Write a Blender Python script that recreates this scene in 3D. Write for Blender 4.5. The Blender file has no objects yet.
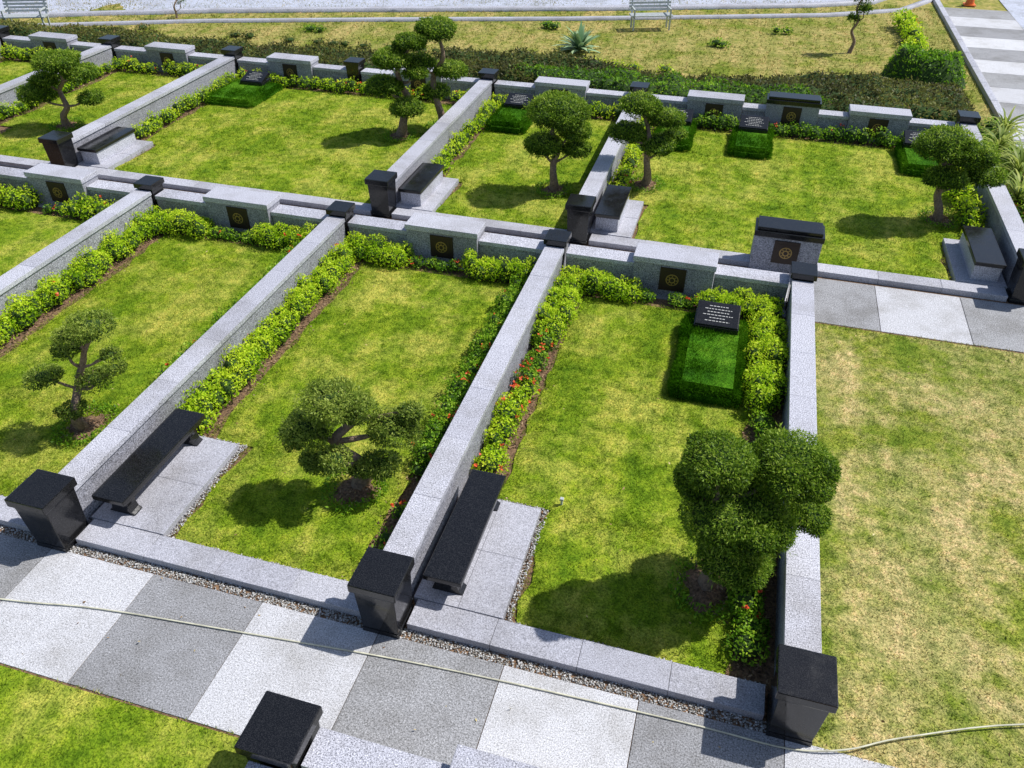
import bpy, bmesh, math
import numpy as np
from mathutils import Vector, Matrix
rng = np.random.default_rng(7)
scene = bpy.context.scene
COL = scene.collection
try:
    scene.view_settings.view_transform='Standard'; scene.view_settings.look='None'; scene.view_settings.exposure=0
except Exception: pass

# ------------------------------------------------------------------ materials
def newmat(name):
    m=bpy.data.materials.new(name); m.use_nodes=True
    nt=m.node_tree; nt.nodes.clear()
    out=nt.nodes.new('ShaderNodeOutputMaterial')
    return m,nt,out
def N(nt,t,**k):
    n=nt.nodes.new(t)
    for a,b in k.items(): setattr(n,a,b)
    return n
def ramp(nt,stops):
    r=nt.nodes.new('ShaderNodeValToRGB'); e=r.color_ramp.elements
    while len(e)<len(stops): e.new(0.5)
    for i,(p,c) in enumerate(stops):
        e[i].position=p; e[i].color=(c[0],c[1],c[2],1)
    return r
def noise(nt,scale,detail=4,rough=.6,vec=None,w=None):
    n=nt.nodes.new('ShaderNodeTexNoise'); n.inputs['Scale'].default_value=scale
    n.inputs['Detail'].default_value=detail; n.inputs['Roughness'].default_value=rough
    if vec: nt.links.new(vec,n.inputs['Vector'])
    return n
def mix(nt,fac,a,b,mode='MIX'):
    m=nt.nodes.new('ShaderNodeMix'); m.data_type='RGBA'; m.blend_type=mode
    for inp,v in ((m.inputs[0],fac),(m.inputs[6],a),(m.inputs[7],b)):
        if isinstance(v,(int,float)): inp.default_value=v
        elif isinstance(v,tuple): inp.default_value=(v[0],v[1],v[2],1)
        else: nt.links.new(v,inp)
    return m.outputs[2]
def coords(nt):
    return nt.nodes.new('ShaderNodeNewGeometry').outputs['Position']

def granite(name,dark,mid,light,rough=.6,scale=75,bump=.15,blotch=.85,stain=.78,slab=0):
    m,nt,out=newmat(name); v=coords(nt)
    n1=noise(nt,scale,2,.75,v); n2=noise(nt,scale*1.9,1,.6,v); n3=noise(nt,1.1,7,.70,v)
    r1=ramp(nt,[(.34,dark),(.44,tuple(.5*(a+b) for a,b in zip(dark,mid))),(.50,mid),(.58,mid),(.66,light)]); nt.links.new(n1.outputs['Fac'],r1.inputs[0])
    r2=ramp(nt,[(.36,(blotch*.75,)*3),(.48,(1,1,1)),(.66,(1.12,1.12,1.12))]); nt.links.new(n2.outputs['Fac'],r2.inputs[0])
    r3=ramp(nt,[(.36,(stain,stain*.985,stain*.95)),(.54,(1,1,1))]); nt.links.new(n3.outputs['Fac'],r3.inputs[0])
    c=mix(nt,1.0,r1.outputs[0],r2.outputs[0],'MULTIPLY'); c=mix(nt,1.0,c,r3.outputs[0],'MULTIPLY')
    a=N(nt,'ShaderNodeAttribute',attribute_name='tint')
    ra=ramp(nt,[(0,(1,1,1)),(.001,(.86,.86,.87)),(1,(1.06,1.06,1.05))]); nt.links.new(a.outputs['Fac'],ra.inputs[0])
    c=mix(nt,1.0,c,ra.outputs[0],'MULTIPLY')
    b=N(nt,'ShaderNodeBsdfPrincipled'); b.inputs['Roughness'].default_value=rough
    nt.links.new(c,b.inputs['Base Color'])
    bp=N(nt,'ShaderNodeBump'); bp.inputs['Strength'].default_value=bump; bp.inputs['Distance'].default_value=.008
    nt.links.new(n1.outputs['Fac'],bp.inputs['Height']); nt.links.new(bp.outputs[0],b.inputs['Normal'])
    nt.links.new(b.outputs[0],out.inputs[0]); return m

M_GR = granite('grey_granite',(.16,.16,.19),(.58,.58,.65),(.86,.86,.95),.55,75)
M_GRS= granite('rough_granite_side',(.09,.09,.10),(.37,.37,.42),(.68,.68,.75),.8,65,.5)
M_PAD= granite('pad_granite',(.24,.24,.27),(.51,.51,.57),(.72,.72,.80),.7,85)
M_TW = granite('tile_light',(.36,.36,.37),(.66,.66,.69),(.82,.82,.86),.85,65,.4,.85,.78)
M_TG = granite('tile_grey',(.17,.17,.17),(.37,.37,.385),(.56,.56,.58),.85,60,.5,.85,.72)
M_ROAD=granite('road_paving',(.38,.40,.46),(.52,.55,.65),(.62,.65,.76),.8,30,.2,.9,.72)

def black_gr():
    m,nt,out=newmat('black_granite'); v=coords(nt)
    n=noise(nt,110,2,.6,v); r=ramp(nt,[(.45,(.006,.006,.007)),(.7,(.032,.032,.034))]); nt.links.new(n.outputs['Fac'],r.inputs[0])
    n2=noise(nt,5,6,.75,v); r2=ramp(nt,[(.35,(.06,.06,.06)),(.7,(.32,.32,.32))]); nt.links.new(n2.outputs['Fac'],r2.inputs[0])
    b=N(nt,'ShaderNodeBsdfPrincipled'); nt.links.new(r.outputs[0],b.inputs['Base Color']); nt.links.new(r2.outputs[0],b.inputs['Roughness'])
    nt.links.new(b.outputs[0],out.inputs[0]); return m
M_BK=black_gr()

def grasscol(nt,v,dryness,dark,mid,dry,fine=True,big=.8):
    n1=noise(nt,big,6,.72,v); n2=noise(nt,6,3,.75,v)
    mp=N(nt,'ShaderNodeMapping'); mp.inputs['Scale'].default_value=(2.6,.22,1); nt.links.new(v,mp.inputs[0]); n4=noise(nt,1,2,.5,mp.outputs[0])
    r1=ramp(nt,[(.32+dryness,dark),(.46+dryness,mid),(.60+dryness,dry)]); nt.links.new(n1.outputs['Fac'],r1.inputs[0])
    r2=ramp(nt,[(.34,(.52,.60,.5)),(.52,(1,1,1)),(.68,(1.34,1.18,1.4))]); nt.links.new(n2.outputs['Fac'],r2.inputs[0])
    c=mix(nt,1.0,r1.outputs[0],r2.outputs[0],'MULTIPLY')
    r4=ramp(nt,[(.40,(.82,.89,.75)),(.60,(1.12,1.06,1.15))]); nt.links.new(n4.outputs['Fac'],r4.inputs[0])
    c=mix(nt,1.0,c,r4.outputs[0],'MULTIPLY')
    if not fine: return c,None
    n3=noise(nt,45,3,.7,v)
    r3=ramp(nt,[(.36,(.42,.47,.4)),(.55,(1,1,1)),(.7,(1.25,1.2,1.2))]); nt.links.new(n3.outputs['Fac'],r3.inputs[0])
    return mix(nt,1.0,c,r3.outputs[0],'MULTIPLY'), n3
def lawnmat(name,dryness,dark,mid,dry,big=.8):
    m,nt,out=newmat(name); v=coords(nt)
    c,n3=grasscol(nt,v,dryness,dark,mid,dry,True,big)
    b=N(nt,'ShaderNodeBsdfPrincipled'); b.inputs['Roughness'].default_value=.9; b.inputs['Specular IOR Level'].default_value=.1
    nt.links.new(c,b.inputs['Base Color'])
    bp=N(nt,'ShaderNodeBump'); bp.inputs['Strength'].default_value=.8; bp.inputs['Distance'].default_value=.03
    nt.links.new(n3.outputs['Fac'],bp.inputs['Height']); nt.links.new(bp.outputs[0],b.inputs['Normal'])
    nt.links.new(b.outputs[0],out.inputs[0]); return m
def blademat(name,dryness,dark,mid,dry,big=.8):
    m,nt,out=newmat(name); v=coords(nt)
    c,_=grasscol(nt,v,dryness,dark,mid,dry,False,big)
    a=N(nt,'ShaderNodeAttribute',attribute_name='tint')
    r=ramp(nt,[(0,(.42,.48,.4)),(.5,(1,1,1)),(.9,(1.3,1.2,1.4)),(1,(1.8,1.5,2.6))]); nt.links.new(a.outputs['Fac'],r.inputs[0])
    c=mix(nt,1.0,c,r.outputs[0],'MULTIPLY')
    d=N(nt,'ShaderNodeBsdfDiffuse'); t=N(nt,'ShaderNodeBsdfTranslucent'); s=N(nt,'ShaderNodeMixShader'); s.inputs[0].default_value=.35
    nt.links.new(c,d.inputs[0]); nt.links.new(c,t.inputs[0]); nt.links.new(d.outputs[0],s.inputs[1]); nt.links.new(t.outputs[0],s.inputs[2])
    nt.links.new(s.outputs[0],out.inputs[0]); return m
G1=(.0,(.14,.25,.012),(.26,.37,.020),(.46,.49,.075))
G2=(-.02,(.15,.25,.02),(.29,.35,.045),(.62,.53,.22),.55)
G3=(-.07,(.17,.24,.02),(.27,.31,.045),(.47,.41,.13))
G4=(.08,(.05,.17,.005),(.085,.24,.008),(.17,.36,.02))
M_LAWN=lawnmat('lawn_turf',*G1); M_LAWNB=blademat('lawn_blades',*G1)
M_DRY=lawnmat('worn_turf',*G2); M_DRYB=blademat('worn_blades',*G2)
M_FAR=lawnmat('park_turf',*G3); M_FARB=blademat('park_blades',*G3)
M_MND=lawnmat('mound_turf',*G4); M_MNDB=blademat('mound_blades',*G4)

def leafmat(name,stops,trans=.45):
    m,nt,out=newmat(name)
    a=N(nt,'ShaderNodeAttribute',attribute_name='tint')
    r=ramp(nt,stops); nt.links.new(a.outputs['Fac'],r.inputs[0]); c=r.outputs[0]
    d=N(nt,'ShaderNodeBsdfPrincipled'); d.inputs['Roughness'].default_value=.5; d.inputs['Specular IOR Level'].default_value=.25
    t=N(nt,'ShaderNodeBsdfTranslucent'); s=N(nt,'ShaderNodeMixShader'); s.inputs[0].default_value=trans
    nt.links.new(c,d.inputs['Base Color']); nt.links.new(c,t.inputs[0]); nt.links.new(d.outputs[0],s.inputs[1]); nt.links.new(t.outputs[0],s.inputs[2])
    nt.links.new(s.outputs[0],out.inputs[0]); return m
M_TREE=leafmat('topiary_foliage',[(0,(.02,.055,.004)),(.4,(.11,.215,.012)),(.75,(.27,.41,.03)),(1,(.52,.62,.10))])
M_TREE2=leafmat('sparse_foliage',[(0,(.05,.09,.015)),(.5,(.21,.31,.035)),(1,(.50,.58,.11))])
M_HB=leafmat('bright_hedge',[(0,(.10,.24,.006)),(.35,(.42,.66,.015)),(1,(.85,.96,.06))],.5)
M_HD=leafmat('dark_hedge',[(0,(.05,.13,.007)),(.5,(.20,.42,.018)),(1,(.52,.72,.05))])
M_HP=leafmat('ground_cover_leaf',[(0,(.05,.05,.018)),(.4,(.15,.15,.04)),(.75,(.26,.29,.055)),(1,(.38,.25,.11))])
M_FL=leafmat('red_flower',[(0,(.65,.03,.015)),(1,(.95,.18,.06))],.2)
M_SPK=leafmat('spiky_leaf',[(0,(.16,.26,.03)),(1,(.60,.65,.16))])
M_AGV=leafmat('agave_leaf',[(0,(.16,.30,.13)),(1,(.48,.60,.34))],.1)
def simple(name,c,rough=.7,metal=0,ns=0,var=.3,bump=0):
    m,nt,out=newmat(name); b=N(nt,'ShaderNodeBsdfPrincipled'); b.inputs['Roughness'].default_value=rough; b.inputs['Metallic'].default_value=metal
    n=noise(nt,ns or 12,5,.65,coords(nt))
    r=ramp(nt,[(.3,tuple(x*(1-var) for x in c)),(.7,tuple(min(1,x*(1+var)) for x in c))]); nt.links.new(n.outputs['Fac'],r.inputs[0])
    nt.links.new(r.outputs[0],b.inputs['Base Color'])
    if bump:
        bp=N(nt,'ShaderNodeBump'); bp.inputs['Strength'].default_value=bump; bp.inputs['Distance'].default_value=.03
        nt.links.new(n.outputs['Fac'],bp.inputs['Height']); nt.links.new(bp.outputs[0],b.inputs['Normal'])
    nt.links.new(b.outputs[0],out.inputs[0]); return m
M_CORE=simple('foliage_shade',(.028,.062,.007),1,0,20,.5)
M_BARK=simple('bark',(.26,.18,.125),.9,0,25,.5,.8)
M_SOIL=simple('mulch_soil',(.21,.125,.07),1,0,28,.75,1.0)
M_HOSE=simple('hose_rubber',(.62,.60,.45),.6,0,5)
M_GOLD=simple('brass_emblem',(.38,.26,.09),.45,.6,60)
M_PLQ=simple('bronze_plaque',(.035,.022,.016),.5,.3,60)
M_TXT=simple('engraved_lettering',(.55,.55,.52),.7,0,30)
M_METAL=simple('painted_metal',(.50,.53,.54),.5,.1,20)
M_ORG=simple('orange_plastic',(.8,.16,.02),.5,0,10)
M_WHT=simple('white_plastic',(.75,.75,.75),.5,0,10)
def pebmat(name,stops):
    m,nt,out=newmat(name)
    a=N(nt,'ShaderNodeAttribute',attribute_name='tint')
    r=ramp(nt,stops); nt.links.new(a.outputs['Fac'],r.inputs[0])
    b=N(nt,'ShaderNodeBsdfPrincipled'); b.inputs['Roughness'].default_value=.6; nt.links.new(r.outputs[0],b.inputs['Base Color'])
    nt.links.new(b.outputs[0],out.inputs[0]); return m
M_PEB=pebmat('pebble_stone',[(0,(.14,.12,.10)),(.3,(.30,.28,.25)),(.7,(.48,.47,.45)),(1,(.72,.71,.70))])
M_CHIP=pebmat('bark_chip',[(0,(.07,.04,.022)),(.5,(.22,.125,.065)),(1,(.46,.31,.18))])
M_LIT=pebmat('dry_leaf',[(0,(.20,.10,.04)),(.5,(.42,.28,.10)),(1,(.62,.52,.22))])

# ------------------------------------------------------------------ mesh helpers
def empty(name,loc=(0,0,0)):
    e=bpy.data.objects.new(name,None); e.location=loc; e.empty_display_size=.2; COL.objects.link(e); return e
def link(o,parent=None):
    COL.objects.link(o)
    if parent is not None:
        o.parent=parent; o.matrix_parent_inverse=Matrix.Translation(parent.location).inverted()
    return o
def npmesh(name,V,F,mats,tint=None,parent=None,midx=None,smooth=False):
    V=np.asarray(V,dtype=np.float32); F=np.asarray(F,dtype=np.int32); k=F.shape[1]
    me=bpy.data.meshes.new(name); me.vertices.add(len(V)); me.vertices.foreach_set('co',V.ravel())
    me.loops.add(F.size); me.loops.foreach_set('vertex_index',F.ravel())
    me.polygons.add(len(F)); me.polygons.foreach_set('loop_start',np.arange(0,F.size,k,dtype=np.int32))
    if midx is not None: me.polygons.foreach_set('material_index',np.asarray(midx,dtype=np.int32))
    if smooth: me.polygons.foreach_set('use_smooth',np.ones(len(F),dtype=bool))
    me.update(calc_edges=True); me.validate()
    if tint is not None:
        a=me.attributes.new('tint','FLOAT','POINT'); a.data.foreach_set('value',np.asarray(tint,dtype=np.float32))
    for m in (mats if isinstance(mats,list) else [mats]): me.materials.append(m)
    return link(bpy.data.objects.new(name,me),parent)

class B:
    """bmesh accumulator of bevelled boxes / prisms; every piece gets its own tint"""
    def __init__(s,mats): s.bm=bmesh.new(); s.mats=mats; s.tl=s.bm.verts.layers.float.new('tint')
    def _add(s,t,mi,bev):
        if bev: bmesh.ops.bevel(t,geom=list(t.edges),offset=bev,segments=2,affect='EDGES',profile=.6)
        me=bpy.data.meshes.new('t'); t.to_mesh(me); t.free()
        n=len(s.bm.faces); nv=len(s.bm.verts); s.bm.from_mesh(me); bpy.data.meshes.remove(me); s.bm.faces.ensure_lookup_table(); s.bm.verts.ensure_lookup_table()
        tv=float(rng.uniform(.05,1)); tl=s.bm.verts.layers.float['tint']
        for f in s.bm.faces[n:]: f.material_index=mi
        for v in s.bm.verts[nv:]: v[tl]=tv
    def box(s,x0,x1,y0,y1,z0,z1,mi=0,bev=.006,taper=0,mat=None):
        t=bmesh.new(); bmesh.ops.create_cube(t,size=1)
        for v in t.verts:
            tp=taper if v.co.z<0 else 0
            v.co=Vector(((x0+tp) if v.co.x<0 else (x1-tp),(y0+tp) if v.co.y<0 else (y1-tp),z0 if v.co.z<0 else z1))
        if mat is not None: bmesh.ops.transform(t,matrix=mat,verts=t.verts)
        s._add(t,mi,bev)
    def prism(s,pts,axis,a,b,mi=0,bev=.005,mat=None):
        t=bmesh.new()
        def P(p,q): return {'x':(q,p[0],p[1]),'y':(p[0],q,p[1]),'z':(p[0],p[1],q)}[axis]
        v0=[t.verts.new(P(p,a)) for p in pts]; v1=[t.verts.new(P(p,b)) for p in pts]
        t.faces.new(v0); t.faces.new(v1[::-1]); n=len(pts)
        for i in range(n): t.faces.new((v0[i],v1[i],v1[(i+1)%n],v0[(i+1)%n]))
        bmesh.ops.recalc_face_normals(t,faces=t.faces)
        if mat is not None: bmesh.ops.transform(t,matrix=mat,verts=t.verts)
        s._add(t,mi,bev)
    def done(s,name,parent=None):
        me=bpy.data.meshes.new(name); s.bm.to_mesh(me); s.bm.free()
        for m in s.mats: me.materials.append(m)
        return link(bpy.data.objects.new(name,me),parent)

def nrm(a): return a/np.maximum(np.linalg.norm(a,axis=1,keepdims=True),1e-9)
_K=[(rng.normal(size=3),rng.uniform(0,6.28)) for _ in range(10)]
def lump(P,freq):
    s=0
    for k,ph in _K: s=s+np.sin(P@k*freq+ph)
    return s/4.0
def leaves(C,Nn,L,W,spread=.7,out=.5):
    n=len(C); r=rng.normal(size=(n,3)); nn=nrm(Nn+r*spread)
    d=nrm(np.cross(nn,rng.normal(size=(n,3)))); d=nrm(d+Nn*out*rng.random((n,1))); t=nrm(np.cross(nn,d))
    s=rng.uniform(.6,1.25,(n,1)); l=L*s; w=W*s
    V=np.stack([C,C+d*l*.5+t*w*.5,C+d*l,C+d*l*.5-t*w*.5],1).reshape(-1,3)
    F=np.arange(4*n).reshape(n,4); return V,F
def blob_points(c,rad,n,lumpy=.12,zcut=-.75,freq=9.0):
    d=nrm(rng.normal(size=(int(n*1.5),3))); d=d[d[:,2]>zcut][:n]
    P=d*np.array(rad); k=1+lumpy*lump(P+np.array(c),freq)+lumpy*.5*lump(P+np.array(c),freq*2.6)
    k=k*(1-.25*rng.random(len(d))**2); P=P*k[:,None]+np.array(c)
    nn=nrm(d/np.array(rad)); return P,nn,k
def core(c,rad,s,lumpy=.12,freq=9.0):
    bm=bmesh.new(); bmesh.ops.create_icosphere(bm,subdivisions=3,radius=1)
    V=np.array([v.co[:] for v in bm.verts]); F=np.array([[v.index for v in f.verts] for f in bm.faces]); bm.free()
    P=V*np.array(rad)*s; P=P*(1+lumpy*lump(P/s+np.array(c),freq))[:,None]+np.array(c); return P,F
def tube(pts,rad,seg=8):
    pts=[Vector(p) for p in pts]; V=[];F=[]
    P=[];R=[]
    for i in range(len(pts)-1):
        p0=pts[max(i-1,0)];p1=pts[i];p2=pts[i+1];p3=pts[min(i+2,len(pts)-1)]
        for k in range(5):
            t=k/5; P.append(.5*((2*p1)+(p2-p0)*t+(2*p0-5*p1+4*p2-p3)*t*t+(3*p1-p0-3*p2+p3)*t**3)); R.append(rad[i]*(1-t)+rad[i+1]*t)
    P.append(pts[-1]);R.append(rad[-1])
    for i,p in enumerate(P):
        d=(P[min(i+1,len(P)-1)]-P[max(i-1,0)]).normalized(); a=d.cross(Vector((.3,.9,.2))).normalized(); b=d.cross(a)
        for j in range(seg):
            an=j/seg*math.tau; rr=R[i]*(1+.15*math.sin(j*2.3+i*.9)); V.append(p+(a*math.cos(an)+b*math.sin(an))*rr)
    for i in range(len(P)-1):
        for j in range(seg): F.append((i*seg+j,i*seg+(j+1)%seg,(i+1)*seg+(j+1)%seg,(i+1)*seg+j))
    return np.array([v[:] for v in V]),np.array(F)
def cat(parts):
    V=[];F=[];o=0
    for v,f in parts: V.append(v);F.append(f+o);o+=len(v)
    return np.concatenate(V),np.concatenate(F)

HR=np.array([.9605,.2782,0]); HF=np.array([-.2782,.9605,0]); UP=np.array([0,0,1.])
def tree(x,y,clumps,name='bonsai_tree',leaf=.045,dens=2600,mat=M_TREE,corek=.80,trunk_r=.06,lumpy=.10,wob=.1,soil=True,sub=.16):
    """clumps: (r,b,z,rad,flat) offsets in metres"""
    e=empty(name,(x,y,0)); base=np.array([x,y,0.])
    LV=[];LF=[];T=[];o=0;CP=[];TB=[]
    zs=[c[2] for c in clumps]; top=max(zs)
    rs=np.random.default_rng(int(abs(x*97+y*31)))
    nt=5; tp=[base+np.array([0,0,-.05])]
    topc=max(clumps,key=lambda c:c[2])
    for i in range(1,nt+1):
        f=i/nt; tp.append(base+HR*(topc[0]*f**1.3+rs.uniform(-wob,wob)*(1 if i<nt else 0))+HF*(topc[1]*f+rs.uniform(-wob,wob)*(1 if i<nt else 0))+UP*(top*f*.95))
    tr=[trunk_r*(1.35-1.0*i/nt)+.008 for i in range(nt+1)]; tr[0]*=1.3
    TB.append(tube(tp,tr))
    for (r,b,z,rad,flat) in clumps:
        c=base+HR*r+HF*b+UP*z
        k=min(range(len(tp)),key=lambda i:abs(tp[i][2]-max(z-.25,.12)))
        s=tp[k]; m=(s+c)/2+np.array([rs.uniform(-.08,.08),rs.uniform(-.08,.08),-.06])
        TB.append(tube([s,m,c],[trunk_r*.55,trunk_r*.4,trunk_r*.2],6))
        for q in range(4):
            a=rs.uniform(0,6.28); TB.append(tube([m,(m+c)/2+UP*.02,c+np.array([math.cos(a),math.sin(a),.2])*rad*.6],[trunk_r*.25,trunk_r*.2,trunk_r*.1],5))
        R3=(rad,rad*rs.uniform(.85,1.05),rad*flat)
        n=int(dens*(rad/.35)**2)
        subs=[(c,R3,1.0)]
        for q in range(7):
            a=rs.uniform(0,6.28); rr=rad*rs.uniform(.55,.8)
            subs.append((c+np.array([math.cos(a)*rr,math.sin(a)*rr,rad*flat*rs.uniform(-.3,.4)]),(rad*.38,rad*.38,rad*.30*min(1,flat+.3)),sub))
        for cc,R,k in subs:
            P,nn,kk=blob_points(cc,R,int(n*k),lumpy,freq=9.0 if rad<.6 else 7)
            v,f=leaves(P,nn,leaf,leaf*.38,.85,.8); LV.append(v);LF.append(f+o);o+=len(v)
            t=np.clip(.34+.26*nn[:,2]+1.2*(kk-.92)+rng.normal(0,.18,len(P)),0,1)  # leaf colour paints in lit pad tops, shaded undersides and hollows
            T.append(np.repeat(t,4))
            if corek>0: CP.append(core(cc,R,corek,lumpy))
        P,nn,kk=blob_points(c,R3,int(n*.06),.15); v,f=leaves(P*1.0+nn*leaf*.5,nn,leaf*1.5,leaf*.3,.4,1.6); LV.append(v);LF.append(f+o);o+=len(v);T.append(np.repeat(np.full(len(P),.8),4))
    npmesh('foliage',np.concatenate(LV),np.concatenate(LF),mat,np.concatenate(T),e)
    v,f=cat(TB); npmesh('trunk',v,f,M_BARK,None,e,smooth=True)
    if CP:
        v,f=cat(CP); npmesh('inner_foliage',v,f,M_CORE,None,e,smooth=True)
    if soil:
        V=[(x,y,.09)]
        for j in range(1,4):
            for i in range(24):
                a=i/24*math.tau; rr=.075*j*(1+.18*math.sin(a*3+x)+.1*math.sin(a*7+y)+rs.uniform(-.07,.07)); V.append((x+rr*math.cos(a)*1.15,y+rr*math.sin(a)*1.35,[.09,.085,.07,.02][j]+rs.uniform(-.01,.01)))
        me=bpy.data.meshes.new('soil_ring'); fs=[(0,1+i,1+(i+1)%24) for i in range(24)]
        for j in range(2):
            for i in range(24): fs.append((1+j*24+i,1+(j+1)*24+i,1+(j+1)*24+(i+1)%24,1+j*24+(i+1)%24))
        me.from_pydata(V,[],fs); me.materials.append(M_SOIL); me.update(); link(bpy.data.objects.new('soil_ring',me),e)
        n=200; rr=.28*np.sqrt(rng.random(n)); a=rng.uniform(0,6.28,n); C=np.stack([x+rr*np.cos(a)*1.15,y+rr*np.sin(a)*1.35,.10-.12*rr],1)
        v,f=leaves(C,np.repeat(np.array([[0,0,1.]]),n,0),.045,.018,.5,.2); npmesh('bark_chips',v,f,M_CHIP,np.repeat(rng.random(n),4),e)
        # low green planting around the collar
        n=700; rr=.33*np.sqrt(rng.uniform(.35,1,n)); a=rng.uniform(0,6.28,n); k=lump(np.stack([np.cos(a),np.sin(a),0*a],1),2.5)>-.1; rr=rr[k];a=a[k]
        C=np.stack([x+rr*np.cos(a)*1.2,y+rr*np.sin(a)*1.4,.06+.05*rng.random(len(a))],1)
        v,f=leaves(C,np.repeat(np.array([[0,0,1.]]),len(a),0),.05,.02,.8,1.); npmesh('collar_plants',v,f,M_HD,np.repeat(rng.uniform(.1,.8,len(a)),4),e)
    return e

def bush_strip(name,x0,x1,y0,y1,h,mat,step=.26,leaf=.055,dens=230,rad=.2,flowers=0,gap=0.0,parent=None):
    e=empty(name,((x0+x1)/2,(y0+y1)/2,0))
    LV=[];T=[];CP=[];n=0
    nx=max(1,int(round((x1-x0)/step))); ny=max(1,int(round((y1-y0)/step)))
    FV=[];FT=[]
    for i in range(nx):
        for j in range(ny):
            if rng.random()<gap: continue
            cx=x0+(i+.5)*(x1-x0)/nx+rng.uniform(-.06,.06); cy=y0+(j+.5)*(y1-y0)/ny+rng.uniform(-.06,.06)
            hh=h*rng.uniform(.72,1.12); r=rad*rng.uniform(.8,1.2)
            R=(r,r,hh*.6); c=(cx,cy,hh*.42)
            P,nn,kk=blob_points(c,R,int(dens*(r/.2)**2),.2,-.4)
            v,f=leaves(P,nn,leaf,leaf*.52,.7,.6); LV.append(v)
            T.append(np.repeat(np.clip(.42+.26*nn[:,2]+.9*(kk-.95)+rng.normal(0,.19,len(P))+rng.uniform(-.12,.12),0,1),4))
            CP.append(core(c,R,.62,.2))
            if flowers and rng.random()<flowers:
                for q in range(rng.integers(2,6)):
                    d=nrm(rng.normal(size=(1,3)))[0]; d[2]=abs(d[2]); fc=np.array(c)+d*np.array(R)*1.1
                    C=np.repeat(fc[None],7,0)+rng.normal(0,.010,(7,3)); v,_=leaves(C,np.repeat(np.array([[0,0,1.]]),7,0),.04,.03,.6); FV.append(v); FT.append(rng.random(28))
    if not LV: return e
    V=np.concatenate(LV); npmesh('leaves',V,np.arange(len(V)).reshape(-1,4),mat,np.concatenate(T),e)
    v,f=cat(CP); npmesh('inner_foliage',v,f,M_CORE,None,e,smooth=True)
    if FV:
        V=np.concatenate(FV); npmesh('flowers',V,np.arange(len(V)).reshape(-1,4),M_FL,np.concatenate(FT),e)
    return e

def sheet(name,poly,z,mat):
    me=bpy.data.meshes.new(name); me.from_pydata([(p[0],p[1],z) for p in poly],[],[tuple(range(len(poly)))]); me.materials.append(mat)
    me.update(); o=link(bpy.data.objects.new(name,me))
    return o
def blades(P,Nn,h,w,lean=.5):
    n=len(P); d=nrm(Nn+rng.normal(size=(n,3))*lean); t=nrm(np.cross(d,rng.normal(size=(n,3))))
    s=rng.uniform(.5,1.3,(n,1)); V=np.stack([P-t*w*.5,P+t*w*.5,P+d*h*s],1).reshape(-1,3); return V,np.arange(3*n).reshape(n,3)
def lawn(x0,x1,y0,y1,z,dens,h,w,mat,bmat,name='lawn',step=.25):
    e=empty(name,((x0+x1)/2,(y0+y1)/2,0))
    nx=max(2,int((x1-x0)/step));ny=max(2,int((y1-y0)/step))
    X,Y=np.meshgrid(np.linspace(x0,x1,nx+1),np.linspace(y0,y1,ny+1))
    Z=z+.012*lump(np.stack([X.ravel(),Y.ravel(),0*X.ravel()],1),1.1).reshape(X.shape)
    ex=(X==x0)|(X==x1)|(Y==y0)|(Y==y1)
    jx=(rng.uniform(-.05,.05,X.shape)+.03*np.sin(Y*3.1+x0))*((X==x0)|(X==x1)); Z=np.where(ex,z-.02,Z)
    V=np.stack([(X+jx).ravel(),Y.ravel(),Z.ravel()],1)
    idx=np.arange((nx+1)*(ny+1)).reshape(ny+1,nx+1)
    F=np.stack([idx[:-1,:-1],idx[:-1,1:],idx[1:,1:],idx[1:,:-1]],-1).reshape(-1,4)
    npmesh('turf',V,F,mat,None,e,smooth=True)
    n=int((x1-x0)*(y1-y0)*dens)
    P=np.stack([rng.uniform(x0-.03,x1+.03,n),rng.uniform(y0-.0,y1+.03,n),np.zeros(n)],1)
    keep=rng.random(n)<np.clip(.80+.30*lump(P,5.0)+.2*lump(P,13.0),.25,1); P=P[keep]; n=len(P)
    P[:,2]=z+.012*lump(P,1.1)-.004
    v,f=blades(P,np.repeat(np.array([[0,0,1.]]),n,0),h,w,.75)
    npmesh('grass_blades',v,f,bmat,np.repeat(rng.random(n),3),e)
    return e

# ------------------------------------------------------------------ ground
sheet('ground',[(-150,-60),(150,-60),(150,200),(-150,200)],-.03,M_FAR)
WX=[-18.7,-14.69,-10.67,-6.64,-2.61,1.40]
YB=11.8; YF=4.4

def tiles(x0,x1,y0,y1,first,phase,z=0.0,name='tiled_path'):
    b=B([M_TW,M_TG,M_PAD]); x=first; k=0
    while x<x1:
        nx=x+1.337
        if nx>x0:
            mi=(k+phase)%2
            b.box(max(x,x0)+.004,min(nx,x1)-.004,y0,y1,-.1,z+rng.uniform(-.002,.002),mi,.004)
        x=nx;k+=1
    return b.done(name)
tiles(-14,6.5,2.86,4.22,1.37-1.337*12,0)
tiles(-14,9,11.45,12.88,1.337+.03-1.337*12,1,name='tiled_path')
sheet('soil_bed',[(-22,2),(6.2,2),(6.2,20.3),(-22,20.3)],-.012,M_SOIL)
def scatter(name,regions,mat,L,W,spread=.5):
    V=[];T=[]
    for (x0,x1,y0,y1,z,n) in regions:
        C=np.stack([rng.uniform(x0,x1,n),rng.uniform(y0,y1,n),np.full(n,z)+rng.uniform(0,.015,n)],1)
        v,_=leaves(C,np.repeat(np.array([[0,0,1.]]),n,0),L,W,spread,.2); V.append(v);T.append(np.repeat(rng.random(n),4))
    V=np.concatenate(V); return npmesh(name,V,np.arange(len(V)).reshape(-1,4),mat,np.concatenate(T))
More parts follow.
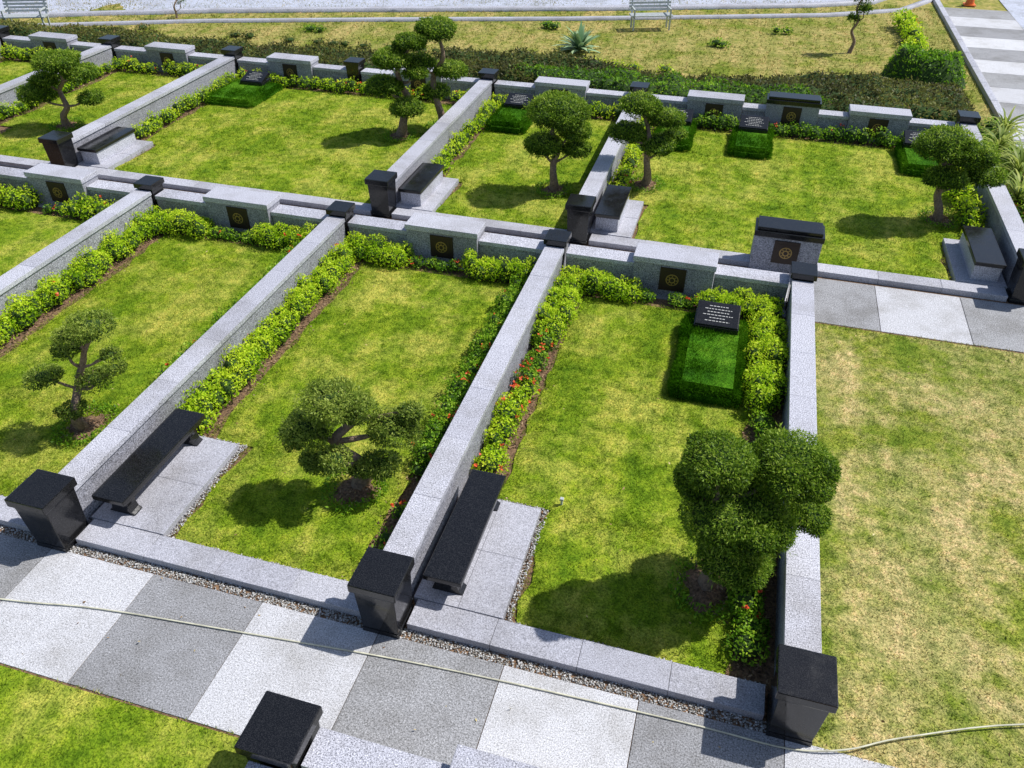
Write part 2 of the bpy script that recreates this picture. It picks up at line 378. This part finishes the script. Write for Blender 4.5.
scatter('bark_mulch',[(a+.17,a+.85,6.3,11.5,-.005,1500) for a in WX[1:5]]+[(c-.7,c-.17,4.7,11.5,-.005,1500) for c in WX[2:6]]+[(a+.2,a+.6,14.9,19.6,-.005,500) for a in (-17.9,-13.9,-6.4,-2.5)],M_CHIP,.05,.02)
scatter('leaf_litter',[(-12,6,2.9,4.2,.004,60),(-10.5,1.3,4.8,11,.075,110),(1.6,6,4.3,11.4,.05,90)],M_LIT,.045,.02,.4)

def pebbles(x0,x1,y0,y1,n,z,e=None,size=.013):
    P=np.stack([rng.uniform(x0,x1,n),rng.uniform(y0,y1,n),z+rng.uniform(0,.012,n)],1)
    o=np.array([[1,0,0],[-1,0,0],[0,1,0],[0,-1,0],[0,0,1],[0,0,-1]],float); f=np.array([[0,2,4],[2,1,4],[1,3,4],[3,0,4],[2,0,5],[1,2,5],[3,1,5],[0,3,5]])
    a=rng.uniform(0,3.14,n); s=rng.uniform(.5,1.3,(n,3))*size; s[:,2]*=.7
    V=o[None]*s[:,None,:]; ca,sa=np.cos(a)[:,None],np.sin(a)[:,None]
    V=np.stack([V[:,:,0]*ca-V[:,:,1]*sa,V[:,:,0]*sa+V[:,:,1]*ca,V[:,:,2]],-1)+P[:,None,:]
    F=(f[None]+np.arange(n)[:,None,None]*6).reshape(-1,3); return V.reshape(-1,3),F,np.repeat(rng.random(n),6)

# ------------------------------------------------------------------ structures
def post(x,y,h=.78,s=.25,cap=.11):
    b=B([M_BK]); b.box(x-s,x+s,y-s,y+s,h-cap,h,0,.012); b.box(x-s+.035,x+s-.035,y-s+.035,y+s-.035,0,h-cap-.002,0,.006,taper=.025)
    b.box(x-s+.05,x+s-.05,y-s+.05,y+s-.05,-.05,.06,0,.005); return b.done('granite_post')
def wall_y(x,y0,y1,h=.6,w=.165):
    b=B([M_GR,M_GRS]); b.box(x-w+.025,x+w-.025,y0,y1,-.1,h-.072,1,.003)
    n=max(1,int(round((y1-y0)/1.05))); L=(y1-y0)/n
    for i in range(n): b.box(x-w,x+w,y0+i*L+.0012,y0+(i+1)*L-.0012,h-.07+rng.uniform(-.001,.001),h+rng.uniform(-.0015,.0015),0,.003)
    return b.done('granite_wall')
def wall_x(y,x0,x1,h=.5,w=.17):
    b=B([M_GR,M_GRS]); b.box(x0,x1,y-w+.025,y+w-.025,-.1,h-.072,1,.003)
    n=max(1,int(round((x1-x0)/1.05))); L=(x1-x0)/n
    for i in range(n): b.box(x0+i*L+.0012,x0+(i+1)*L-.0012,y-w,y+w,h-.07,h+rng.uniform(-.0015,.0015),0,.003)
    return b.done('granite_wall')
def memorial(x,y,h=.68,w=.65,d=.22,slab=False):
    b=B([M_GR,M_GRS,M_PLQ,M_GOLD,M_BK])
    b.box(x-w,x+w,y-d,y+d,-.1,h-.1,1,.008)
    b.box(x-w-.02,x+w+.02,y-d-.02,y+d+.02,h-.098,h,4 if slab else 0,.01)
    if slab: b.box(x-w+.02,x+w-.02,y-d+.02,y+d-.02,h+.002,h+.06,4,.01)
    f=y-d
    b.box(x-.21,x+.21,f-.016,f+.01,h-.56,h-.14,2,.004)
    b.box(x-.150,x+.150,f-.020,f-.015,h-.50,h-.20,2,.002)
    for (r,mi,pr) in ((.105,3,.027),(.088,2,.031),(.055,3,.035),(.035,2,.038)):
        b.prism([(x+r*math.cos(a*math.tau/20),h-.35+r*math.sin(a*math.tau/20)) for a in range(20)],'y',f-pr,f-.012,mi,0)
    for k in range(8):
        a=k*math.tau/8; b.box(x+.072*math.cos(a)-.009,x+.072*math.cos(a)+.009,f-.034,f-.02,h-.35+.072*math.sin(a)-.009,h-.35+.072*math.sin(a)+.009,3,0)
    return b.done('memorial_block')
def kerb_x(x0,x1,y0,y1,z=.09):
    b=B([M_PAD]); n=max(1,int(round((x1-x0)/.95))); L=(x1-x0)/n
    for i in range(n): b.box(x0+i*L+.002,x0+(i+1)*L-.002,y0,y1,-.1,z+rng.uniform(-.003,.003),0,.005)
    return b.done('granite_kerb')
def bench_black(x,y0,y1):
    b=B([M_BK]); w=.21
    b.box(x-w,x+w,y0,y1,.38,.45,0,.012); b.box(x-w+.035,x+w-.035,y0+.05,y1-.05,.33,.378,0,.006)
    prof=[(-.17,0),(.17,0),(.17,.05),(.13,.08),(.11,.16),(.13,.24),(.17,.28),(.17,.328),(-.17,.328),(-.17,.28),(-.13,.24),(-.11,.16),(-.13,.08),(-.17,.05)]
    for yy in (y0+.12,y1-.26): b.prism([(x+p[0],p[1]+.06) if p[1]<.3 else (x+p[0],.328) for p in prof],'y',yy,yy+.14,0,.004)
    return b.done('stone_bench')
def bench_block(x,y0,y1):
    b=B([M_GRS,M_BK,M_GR]); b.box(x-.21,x+.21,y0+.04,y1-.04,0,.37,2,.006); b.box(x-.24,x+.24,y0,y1,.372,.44,1,.01); return b.done('granite_bench')
def mound(x,y0,y1,w=.5,h=.3,dens=5000,marker=True):
    e=empty('grave_mound',(x,(y0+y1)/2,0))
    t=bmesh.new(); bmesh.ops.create_cube(t,size=1)
    for v in t.verts: v.co=Vector((x+v.co.x*2*(w-.04),(y0+y1)/2+v.co.y*(y1-y0-.08),(h-.025) if v.co.z>0 else -.14))
    bmesh.ops.bevel(t,geom=[ed for ed in t.edges],offset=.11,segments=4,affect='EDGES')
    me=bpy.data.meshes.new('turf'); t.to_mesh(me); t.free(); me.materials.append(M_MND); link(bpy.data.objects.new('turf',me),e)
    # sample blades on a rounded box
    L=y1-y0; W=2*w; area=W*L+2*h*(L+W); n=int(area*dens*1.25)
    hx,hy,hz=w-.02,L/2-.02,h-.02; r=.12
    C=[];
    fr=rng.random(n); a=rng.uniform(-1,1,n); b_=rng.uniform(-1,1,n); c_=rng.uniform(0,1,n); sg=np.where(rng.random(n)<.5,-1,1)
    pt=W*L/area; ps=pt+2*h*L/area
    X=np.where(fr<pt,a*hx,np.where(fr<ps,sg*hx,a*hx)); Y=np.where(fr<pt,b_*hy,np.where(fr<ps,b_*hy,sg*hy)); Z=np.where(fr<pt,hz,c_*hz)
    P=np.stack([X,Y,Z],1); inn=np.stack([np.clip(X,-hx+r,hx-r),np.clip(Y,-hy+r,hy-r),np.minimum(Z,hz-r)],1)
    Q=nrm(P-inn+1e-6); P=inn+Q*r; P=P+np.array([x,(y0+y1)/2,0])
    P=P+Q*(.018*lump(P,6)+.012*lump(P,14)-.02)[:,None]; Qd=nrm(Q+np.array([[0,0,.5]]))
    v,f=blades(P,Qd,.065,.012,.7); npmesh('grass_blades',v,f,M_MNDB,np.repeat(rng.random(len(P)),3),e)
    if marker:
        b=B([M_GR,M_BK,M_TXT]); my=y1-.22
        b.box(x-.33,x+.33,my-.24,my+.24,h-.05,h+.05,1,.006)
        Mt=Matrix.Translation((x,my,h+.14))@Matrix.Rotation(math.radians(16),4,'X')
        b.box(-.32,.32,-.24,.24,-.085,.0,1,.012,mat=Mt)
        for k,(yy,ww) in enumerate(((.15,.14),(.09,.20),(.03,.16),(-.03,.22),(-.09,.12),(-.15,.18))):
            xx=-ww
            while xx<ww:
                l=rng.uniform(.02,.05); b.box(xx,min(xx+l,ww),yy-.006,yy+.006,-.002,.0020,2,0,mat=Mt); xx+=l+.014
        b.done('grave_marker',e)
    return e

for x in WX[2:]: post(x,YF)
for x in WX[1:]: wall_y(x,YF+.23,YB-.2); post(x,YB,.72,.2,.1)
for i in range(1,5):
    a,c=WX[i],WX[i+1]; m=(a+c)/2
    wall_x(YB,a+.19,m-.655); wall_x(YB,m+.655,c-.19); memorial(m,YB-.03)
    kerb_x(a+.23,c-.23,4.34,4.66)
post(-2.78,2.70,.78,.26); wall_x(2.70,-2.52,-1.31,.6); memorial(-.65,2.72,.76,.65,.24); wall_x(2.70,.01,1.25,.6); post(1.45,2.7)
wall_y(-2.78,-2,2.45)
FX=[-21.9,-17.95,-13.92,-6.42,-2.50,4.98]; YF2=13.12; YB2=20.0
for x in FX: post(x,YF2,.78,.24); wall_y(x,YF2+.22,YB2-.2); post(x,YB2,.76,.22,.11)
post(-10.2,YB2,.74,.22,.11)
for a,c in zip(FX[:-1],FX[1:]):
    kerb_x(a+.22,c-.22,12.95,13.25)
    if c-a<5: segs=[(a,c)]
    else: segs=[(a,(a+c)/2),((a+c)/2,c)]
    for p,q in segs:
        m=(p+q)/2; wall_x(YB2,p+.2,m-.655,.5); wall_x(YB2,m+.655,q-.2 if q not in(1.24,) else q,.5); memorial(m,YB2-.03)
memorial(1.17,YB2-.01,.76,.6,.22,True)
memorial(1.15,13.05,.78,.55,.24,True)

def pad(x0,x1,y0,y1,name='bench_pad'):
    b=B([M_PAD]); n=2; my=(y0+y1)/2; mx=(x0+x1)/2
    for (a,c) in ((x0,mx),(mx,x1)):
        for (d,f) in ((y0,my),(my,y1)): b.box(a+.002,c-.002,d+.002,f-.002,-.1,.10+rng.uniform(-.002,.002),0,.004)
    return b.done(name)
PB=[]
for x in WX[1:5]:
    pad(x+.18,x+1.16,4.665,6.25); bench_black(x+.50,4.70,6.32)
    PB.append(pebbles(x+1.16,x+1.24,4.7,6.3,360,.03)); PB.append(pebbles(x+.2,x+1.24,6.25,6.32,280,.03))
PB.append(pebbles(-14,1.2,4.225,4.34,7000,-.010)); PB.append(pebbles(-14,1.2,4.665,4.71,1300,.02)); PB.append(pebbles(-2.5,1.2,2.78,2.86,500,-.01))
V=[];F=[];T=[];o=0
for v,f,t in PB: V.append(v);F.append(f+o);T.append(t);o+=len(v)
npmesh('gravel',np.concatenate(V),np.concatenate(F),M_PEB,np.concatenate(T))
for x in (-13.92,-6.42,-2.50): pad(x+.16,x+.95,13.26,14.85); bench_block(x+.46,13.35,14.7)
pad(4.0,4.8,13.26,14.85); bench_block(4.45,13.35,14.75)

# lawns
for i in range(1,5):
    a,c=WX[i],WX[i+1]; near=i>=2
    xr=c-.58; xl=a+(.60 if i==4 else .68)
    lawn(xl,xr,6.33,11.15,.035,(2700 if near else 1200),.042,.009,M_LAWN,M_LAWNB)
    lawn(a+1.25,xr,4.71,6.33,.035,(3100 if near else 1200),.042,.009,M_LAWN,M_LAWNB)
lawn(1.58,7.2,4.20,11.42,.01,2300,.042,.009,M_DRY,M_DRYB)
lawn(-14,-2.98,-1,2.84,.01,1000,.042,.010,M_LAWN,M_LAWNB)
lawn(-2.5,1.3,-1,2.5,.01,300,.04,.01,M_LAWN,M_LAWNB)
for a,c in zip(FX[:-1],FX[1:]):
    lawn(a+.55,c-.25,14.9,19.35,.035,1000,.05,.014,M_LAWN,M_LAWNB)
    lawn(a+1.0,c-.25 if c!=4.98 else 3.95,13.27,14.9,.035,1000,.05,.014,M_LAWN,M_LAWNB)
lawn(-26,6.1,22.0,34.0,-.015,170,.07,.03,M_FAR,M_FARB,name='park_lawn',step=.8)

mound(.2,8.8,10.75)
for x,w in ((-5.35,.5),(-1.4,.45),(.35,.48),(3.95,.45)): mound(x,17.8,19.35,w,.28,2500)
mound(-12.75,17.6,19.3,.75,.22,2200)

# beds - front plots
for i in range(1,5):
    a,c=WX[i],WX[i+1]; near=i>=2; D=500 if near else 220; lf=.044 if near else .055
    if i==4:
        bush_strip('hedge_plant',a+.20,a+.52,6.45,8.4,.34,M_HB,.22,lf,D,.17,.5,.06)
        bush_strip('hedge_plant',a+.20,a+.50,8.4,9.6,.32,M_HD,.22,lf,D,.16,.9,.08)
        bush_strip('hedge_plant',a+.18,a+.55,9.6,11.1,.42,M_HB,.22,lf,D,.19,0,0)
    else:
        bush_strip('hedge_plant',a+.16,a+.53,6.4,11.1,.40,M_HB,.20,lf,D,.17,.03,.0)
    if i==4:
        bush_strip('hedge_plant',c-.58,c-.26,4.9,8.6,.28,M_HD,.24,lf,D,.18,.35,.1)
        bush_strip('hedge_plant',c-.62,c-.25,8.8,10.9,.46,M_HB,.23,lf,D,.20,.1,.0)
    else:
        bush_strip('hedge_plant',c-.54,c-.22,6.6,11.1,.36,M_HD,.21,lf,D,.17,.3,.03)
        bush_strip('hedge_plant',c-.62,c-.25,4.9,6.6,.20,M_HD,.25,lf,D//2,.13,.7,.2)
    m=(a+c)/2
    bush_strip('hedge_plant',a+.25,m-.5,11.12,11.5,.42,M_HB,.21,lf,D,.17,.05,.0)
    bush_strip('hedge_plant',m-.45,m+.45,11.15,11.42,.20,M_HD,.24,lf,D,.13,.5,.2)
    bush_strip('hedge_plant',m+.5,c-.25,11.12,11.5,.42,M_HB,.21,lf,D,.17,.05,.0)
# beds - far plots
for a,c in zip(FX[:-1],FX[1:]):
    bush_strip('hedge_plant',a+.2,a+.52,14.95,19.3,.38,M_HB,.26,.06,180,.19,.05,.02)
    bush_strip('hedge_plant',a+.3,c-.3,19.35,19.75,.38,M_HB if a<-10 or a==-6.42 else M_HD,.28,.06,170,.2,.2,.05)
bush_strip('hedge_plant',4.35,4.75,15.0,19.3,.45,M_HB,.30,.07,150,.23,0,0)

# topiary trees (clipped cloud pads on bare limbs)
tree(.52,5.68,[(-.17,.0,1.93,.33,.70),(.56,.1,1.75,.40,.72),(.09,-.08,1.30,.50,.60),(.15,-.12,.72,.37,.56),(.86,.05,1.13,.22,.65),(-.27,.15,1.55,.24,.65),(.32,.3,1.02,.34,.6)],leaf=.034,dens=8000,trunk_r=.055,lumpy=.09,sub=.18)
tree(-3.72,6.0,[(-.48,0,.98,.27,.66),(-.10,0,1.38,.34,.55),(.14,.1,1.20,.23,.55),(-.33,-.1,.62,.22,.55),(.55,.05,.97,.29,.66),(.36,-.1,.54,.22,.6),(.74,.1,1.17,.15,.6),(-.1,-.3,.80,.19,.5),(.12,-.15,.5,.14,.6)],leaf=.038,dens=3900,mat=M_TREE2,corek=.5,trunk_r=.07,wob=.14,lumpy=.16)
tree(-7.66,6.05,[(.60,0,1.66,.26,.55),(.16,0,1.31,.17,.5),(-.28,0,.88,.21,.55),(.30,.1,.78,.22,.55),(-.05,-.1,.42,.18,.5),(.62,.1,.95,.14,.5),(.30,-.05,1.52,.17,.5),(.75,-.1,1.3,.12,.6)],leaf=.038,dens=2700,mat=M_TREE2,corek=.4,trunk_r=.045,wob=.14,lumpy=.18)
tree(-3.45,15.0,[(.05,0,1.66,.58,.58),(-.22,-.05,1.02,.38,.55),(.44,0,.92,.28,.55),(.38,.1,1.28,.34,.5)],leaf=.052,dens=2700)
tree(-1.66,15.76,[(-.25,0,1.72,.39,.54),(.28,0,1.45,.34,.52),(-.48,0,1.17,.35,.52),(.14,-.1,.95,.36,.5),(.52,.1,1.08,.23,.5)],leaf=.052,dens=2400,wob=.16)
tree(4.05,15.74,[(-.37,0,1.53,.51,.60),(.20,0,1.34,.42,.55),(-.24,-.1,.95,.37,.52),(.5,0,.95,.36,.52)],leaf=.052,dens=2600)
tree(-15.7,15.25,[(.25,0,1.52,.50,.52),(-.42,0,.84,.41,.5),(.74,0,1.30,.36,.5),(.78,0,.72,.29,.5),(-.12,0,1.16,.30,.5)],leaf=.06,dens=1900,wob=.16,corek=.7)
tree(-7.66,16.9,[(-.27,0,1.22,.41,.52),(-.02,0,1.80,.43,.52),(.38,.1,2.14,.35,.55),(.25,-.1,.76,.38,.5),(.45,0,1.5,.26,.5)],leaf=.06,dens=2000,wob=.2,trunk_r=.075)
tree(-6.9,17.6,[(.05,0,2.30,.45,.55),(-.38,0,1.60,.35,.5),(.32,.1,1.40,.37,.5),(-.05,.1,.92,.32,.5)],leaf=.06,dens=2000,wob=.16,trunk_r=.07)
tree(2.9,27.3,[(0,0,1.62,.28,.9),(.1,0,1.25,.2,.8),(-.12,0,1.0,.16,.8)],name='young_tree',leaf=.08,dens=600,corek=.5,trunk_r=.035,soil=False)
tree(-19.5,25.2,[(.1,0,1.0,.18,.7),(-.4,0,.85,.15,.7),(.5,0,.8,.14,.7),(.2,.2,.5,.15,.7)],name='young_tree',leaf=.07,dens=300,corek=0,trunk_r=.02,soil=False)

# background planting
def shrub_mass(name,poly_fn,x0,x1,y0,y1,h,mat,dens,leaf,rowf=0,jag=.25):
    e=empty(name,((x0+x1)/2,(y0+y1)/2,0))
    st=.16; nx=int((x1-x0)/st);ny=int((y1-y0)/st)
    def hz(P):
        m=poly_fn(P[:,0],P[:,1]); q=np.stack([P[:,0],P[:,1],0*P[:,0]],1)
        return np.where(m>0,h*np.clip(m*3,0,1)**.6*(1+.22*lump(q,3.2)+.14*lump(q,9)),-.08)
    X,Y=np.meshgrid(np.linspace(x0,x1,nx+1),np.linspace(y0,y1,ny+1)); P=np.stack([X.ravel(),Y.ravel()],1)
    Z=hz(P)-.05; V=np.stack([P[:,0],P[:,1],Z],1); idx=np.arange((nx+1)*(ny+1)).reshape(ny+1,nx+1)
    F=np.stack([idx[:-1,:-1],idx[:-1,1:],idx[1:,1:],idx[1:,:-1]],-1).reshape(-1,4)
    npmesh('inner_foliage',V,F,M_CORE,None,e,smooth=True)
    n=int((x1-x0)*(y1-y0)*dens); P=np.stack([rng.uniform(x0,x1,n),rng.uniform(y0,y1,n)],1); z=hz(P); k=z>0; P=P[k];z=z[k]
    C=np.stack([P[:,0],P[:,1],z-.06*rng.random(len(z))**1.5],1)
    v,_=leaves(C,np.repeat(np.array([[0,0,1.]]),len(C),0),leaf,leaf*.45,.9)
    q=np.stack([P[:,0],P[:,1],0*z],1)
    t=np.clip(.45+.22*lump(q,1.5)+.12*lump(q,7)+rng.normal(0,.2,len(C)),0,1)
    npmesh('leaves',v,np.arange(len(v)).reshape(-1,4),mat,np.repeat(t,4),e); return e
shrub_mass('ground_cover_hedge',lambda x,y:np.minimum(np.minimum(y-20.5,22.3+.15*np.sin(x*.9)+.012*(x+22)-y),np.minimum(x+26,-2-x)),-26,-2,20.4,23,.38,M_HP,480,.10)
shrub_mass('ground_cover_hedge',lambda x,y:np.minimum(np.minimum(y-20.6,23.2+.3*np.sin(x*.8)+.22*np.maximum(x,0)-y),np.minimum(x+9,5.6-x)),-9,5.8,20.5,25,.42,M_HP,480,.10)
def ell(cx,cy,rx,ry): return lambda x,y:(1-np.sqrt(((x-cx)/rx)**2+((y-cy)/ry)**2))
shrub_mass('round_shrub',ell(4.7,24.9,1.1,1.0),3.5,5.9,23.8,26,.75,M_HD,700,.1)
shrub_mass('round_shrub',ell(-2.0,21.3,5.5,.8),-7.5,3.5,20.4,22.2,.5,M_HD,420,.09)
bush_strip('hedge_plant',4.5,5.0,27.0,31.0,.55,M_HB,.4,.1,90,.3,.1,0)
bush_strip('ground_cover_plant',-8.5,-2,23.6,24.1,.16,M_HB,.5,.08,60,.22,0,.45)
bush_strip('ground_cover_plant',-20,-9,23.4,23.9,.16,M_HP,.5,.08,60,.22,0,.4)
for (x,y) in ((-6.6,27.5),(-1,26.8),(-14,25),(.8,29)): bush_strip('small_shrub',x-.3,x+.3,y-.2,y+.2,.22,M_HD,.3,.08,70,.2)

def rosette(name,x,y,n,L,W,mat,z0=.02,up=(.2,1.3),stem=0,curve=.5):
    V=[];T=[];F=[];o=0
    for i in range(n):
        az=rng.uniform(0,6.28); el=rng.uniform(*up); l=L*rng.uniform(.75,1.1)
        d=np.array([math.cos(az),math.sin(az),0]); s=np.array([-math.sin(az),math.cos(az),0]); t=rng.random()
        p=np.array([x,y,z0+stem]); seg=5; ang=el
        for k in range(seg+1):
            f=k/seg; w=W*(math.sin(math.pi*(.18+.82*f))*(1) if k<seg else 0.02)*.5
            V+= [p-s*w+UP*w*.3,p+s*w+UP*w*.3]; T+=[t,t]
            p=p+(d*math.cos(ang)+UP*math.sin(ang))*l/seg; ang-=curve/seg*2
        for k in range(seg): F.append((o+2*k,o+2*k+1,o+2*k+3,o+2*k+2))
        o+=2*(seg+1)
    return npmesh(name,np.array(V),np.array(F),mat,np.array(T))
rosette('agave_plant',-5.1,25.1,60,.85,.16,M_AGV,.02,(.1,1.3),0,.35)
for (x,y,s) in ((5.6,19.2,.9),(5.75,17.9,1.0),(5.9,20.4,.8),(5.5,16.6,.8),(5.9,18.6,.7)):
    rosette('spiky_yucca',x,y,60,s,.05,M_SPK,.02,(.3,1.5),.25,.8)
bush_strip('hedge_plant',5.3,6.0,13.2,21.5,.3,M_HD,.35,.08,90,.22,.1,.3)

# road, kerbs, side path
line=[(-40,13.5),(-24.5,22.3),(-18.2,24.9),(-12,26.9),(-6.5,28.6),(-1.5,30.3),(2.4,31.7),(5.0,33.2),(6.2,35.2),(6.3,38)]
def offset(line,d):
    out=[]
    for i,p in enumerate(line):
        a=Vector(line[max(i-1,0)]);b_=Vector(line[min(i+1,len(line)-1)]); t=(b_-a).normalized(); n=Vector((-t.y,t.x)); out.append((p[0]+n.x*d,p[1]+n.y*d))
    return out
def strip(name,line,d0,d1,z0,z1,mat):
    a=offset(line,d0); c=offset(line,d1); n=len(line); V=[(p[0],p[1],z) for z in (z0,z1) for L in (a,c) for p in L]
    V=np.array(V); F=[]
    for i in range(n-1):
        F.append((2*n+i,2*n+i+1,3*n+i+1,3*n+i)); F.append((i,i+1,2*n+i+1,2*n+i)); F.append((n+i+1,n+i,3*n+i,3*n+i+1))
    return npmesh(name,V,np.array(F),mat)
strip('garden_edging',line,0,.22,-.05,.07,M_PAD)
strip('kerb',line,1.35,1.65,-.05,.10,M_GR)
r=offset(line,1.65)
sheet('road',[*r,(60,38),(60,120),(-120,120),(-120,0),(-42,12)],-.006,M_ROAD)
b=B([M_GR]); 
for k in range(15): b.box(6.2,6.38,12.9+k*1.5+.01,12.9+k*1.5+1.49,-.05,.10,0,.01)
b.done('kerb')
b=B([M_TW,M_TG])
for k in range(16): b.box(6.42,8.6,12.9+k*1.337+.008,12.9+(k+1)*1.337-.008,-.1,.0,k%2,.005)
b.done('tiled_path')
sheet('side_road',[(8.62,12),(30,12),(30,45),(8.62,45)],-.010,M_ROAD)

def park_bench(x,y,ang):
    b=B([M_METAL]); M=Matrix.Translation((x,y,0))@Matrix.Rotation(ang,4,'Z')
    for k in range(5): b.box(-.7,.7,-.22+k*.09,-.15+k*.09,.43,.46,0,.004,mat=M)
    for k in range(4): b.box(-.7,.7,.24+k*.02,.27+k*.02,.52+k*.1,.59+k*.1,0,.004,mat=M)
    for sx in (-.62,.58):
        b.box(sx,sx+.05,-.22,-.17,0,.429,0,.004,mat=M); b.box(sx,sx+.05,.19,.24,0,.429,0,.004,mat=M)
        b.box(sx,sx+.05,-.22,.24,.38,.428,0,.003,mat=M); b.prism([(.22,.43),(.27,.43),(.36,.93),(.32,.93)],'x',sx,sx+.05,0,.003,mat=M)
        b.box(sx,sx+.05,-.22,.27,.62,.66,0,.004,mat=M); b.box(sx,sx+.05,-.22,-.18,.46,.62,0,.003,mat=M)
    return b.done('park_bench')
park_bench(-3.4,28.3,math.radians(20)); park_bench(-23.2,22.4,math.radians(20))
def cone(x,y):
    b=B([M_ORG,M_WHT]); b.box(x-.2,x+.2,y-.2,y+.2,0,.04,0,.008)
    def ring(z0,z1,mi):
        r=lambda z:.15*(1-z/.8)+.012
        t=bmesh.new(); bmesh.ops.create_cone(t,cap_ends=True,segments=20,radius1=r(z0),radius2=r(z1),depth=z1-z0)
        bmesh.ops.translate(t,verts=t.verts,vec=(x,y,(z0+z1)/2)); b._add(t,mi,0)
    ring(.041,.3,0);ring(.301,.45,1);ring(.451,.7,0); return b.done('traffic_cone')
cone(7.4,34.9)

def sprinkler(x,y):
    b=B([M_METAL]); b.box(x-.012,x+.012,y-.012,y+.012,0,.10,0,.002); b.box(x-.022,x+.022,y-.022,y+.022,.10,.13,0,.006); return b.done('lawn_sprinkler')
sprinkler(-1.25,6.45)
hp=[(-9,3.2),(-6.68,3.47),(-5.58,3.66),(-3.9,3.83),(-2.53,3.96),(-1.1,4.05),(.61,4.11),(1.4,4.12),(1.9,4.24),(2.4,4.5),(3.5,4.95),(5.0,5.3)]
v,f=tube([(p[0],p[1],.014 if p[0]<1.6 else .045) for p in hp],[.008]*len(hp),8); npmesh('garden_hose',v,f,M_HOSE,None,None,smooth=True)

# light, sky, camera
el=math.radians(53); az=math.radians(60)
s=Vector((math.sin(az)*math.cos(el),math.cos(az)*math.cos(el),math.sin(el)))
L=bpy.data.lights.new('sun','SUN'); L.energy=4.7; L.angle=math.radians(.6); L.color=(1,.975,.93)
lo=bpy.data.objects.new('sun',L); lo.rotation_euler=s.to_track_quat('Z','Y').to_euler(); lo.location=(0,0,30); COL.objects.link(lo)
w=bpy.data.worlds.new('World'); scene.world=w; w.use_nodes=True; nt=w.node_tree
bg=nt.nodes.get('Background') or nt.nodes.new('ShaderNodeBackground'); sk=nt.nodes.new('ShaderNodeTexSky'); sk.sky_type='NISHITA'; sk.sun_disc=False
sk.sun_elevation=el; sk.sun_rotation=az; nt.links.new(sk.outputs[0],bg.inputs[0]); bg.inputs[1].default_value=.115
cam=bpy.data.cameras.new('camera'); co=bpy.data.objects.new('camera',cam); COL.objects.link(co)
co.location=(0,0,7); co.rotation_euler=(math.radians(90-38.17),0,math.radians(16.15)); cam.lens=790/1024*36; cam.sensor_width=36; cam.clip_end=600
scene.camera=co
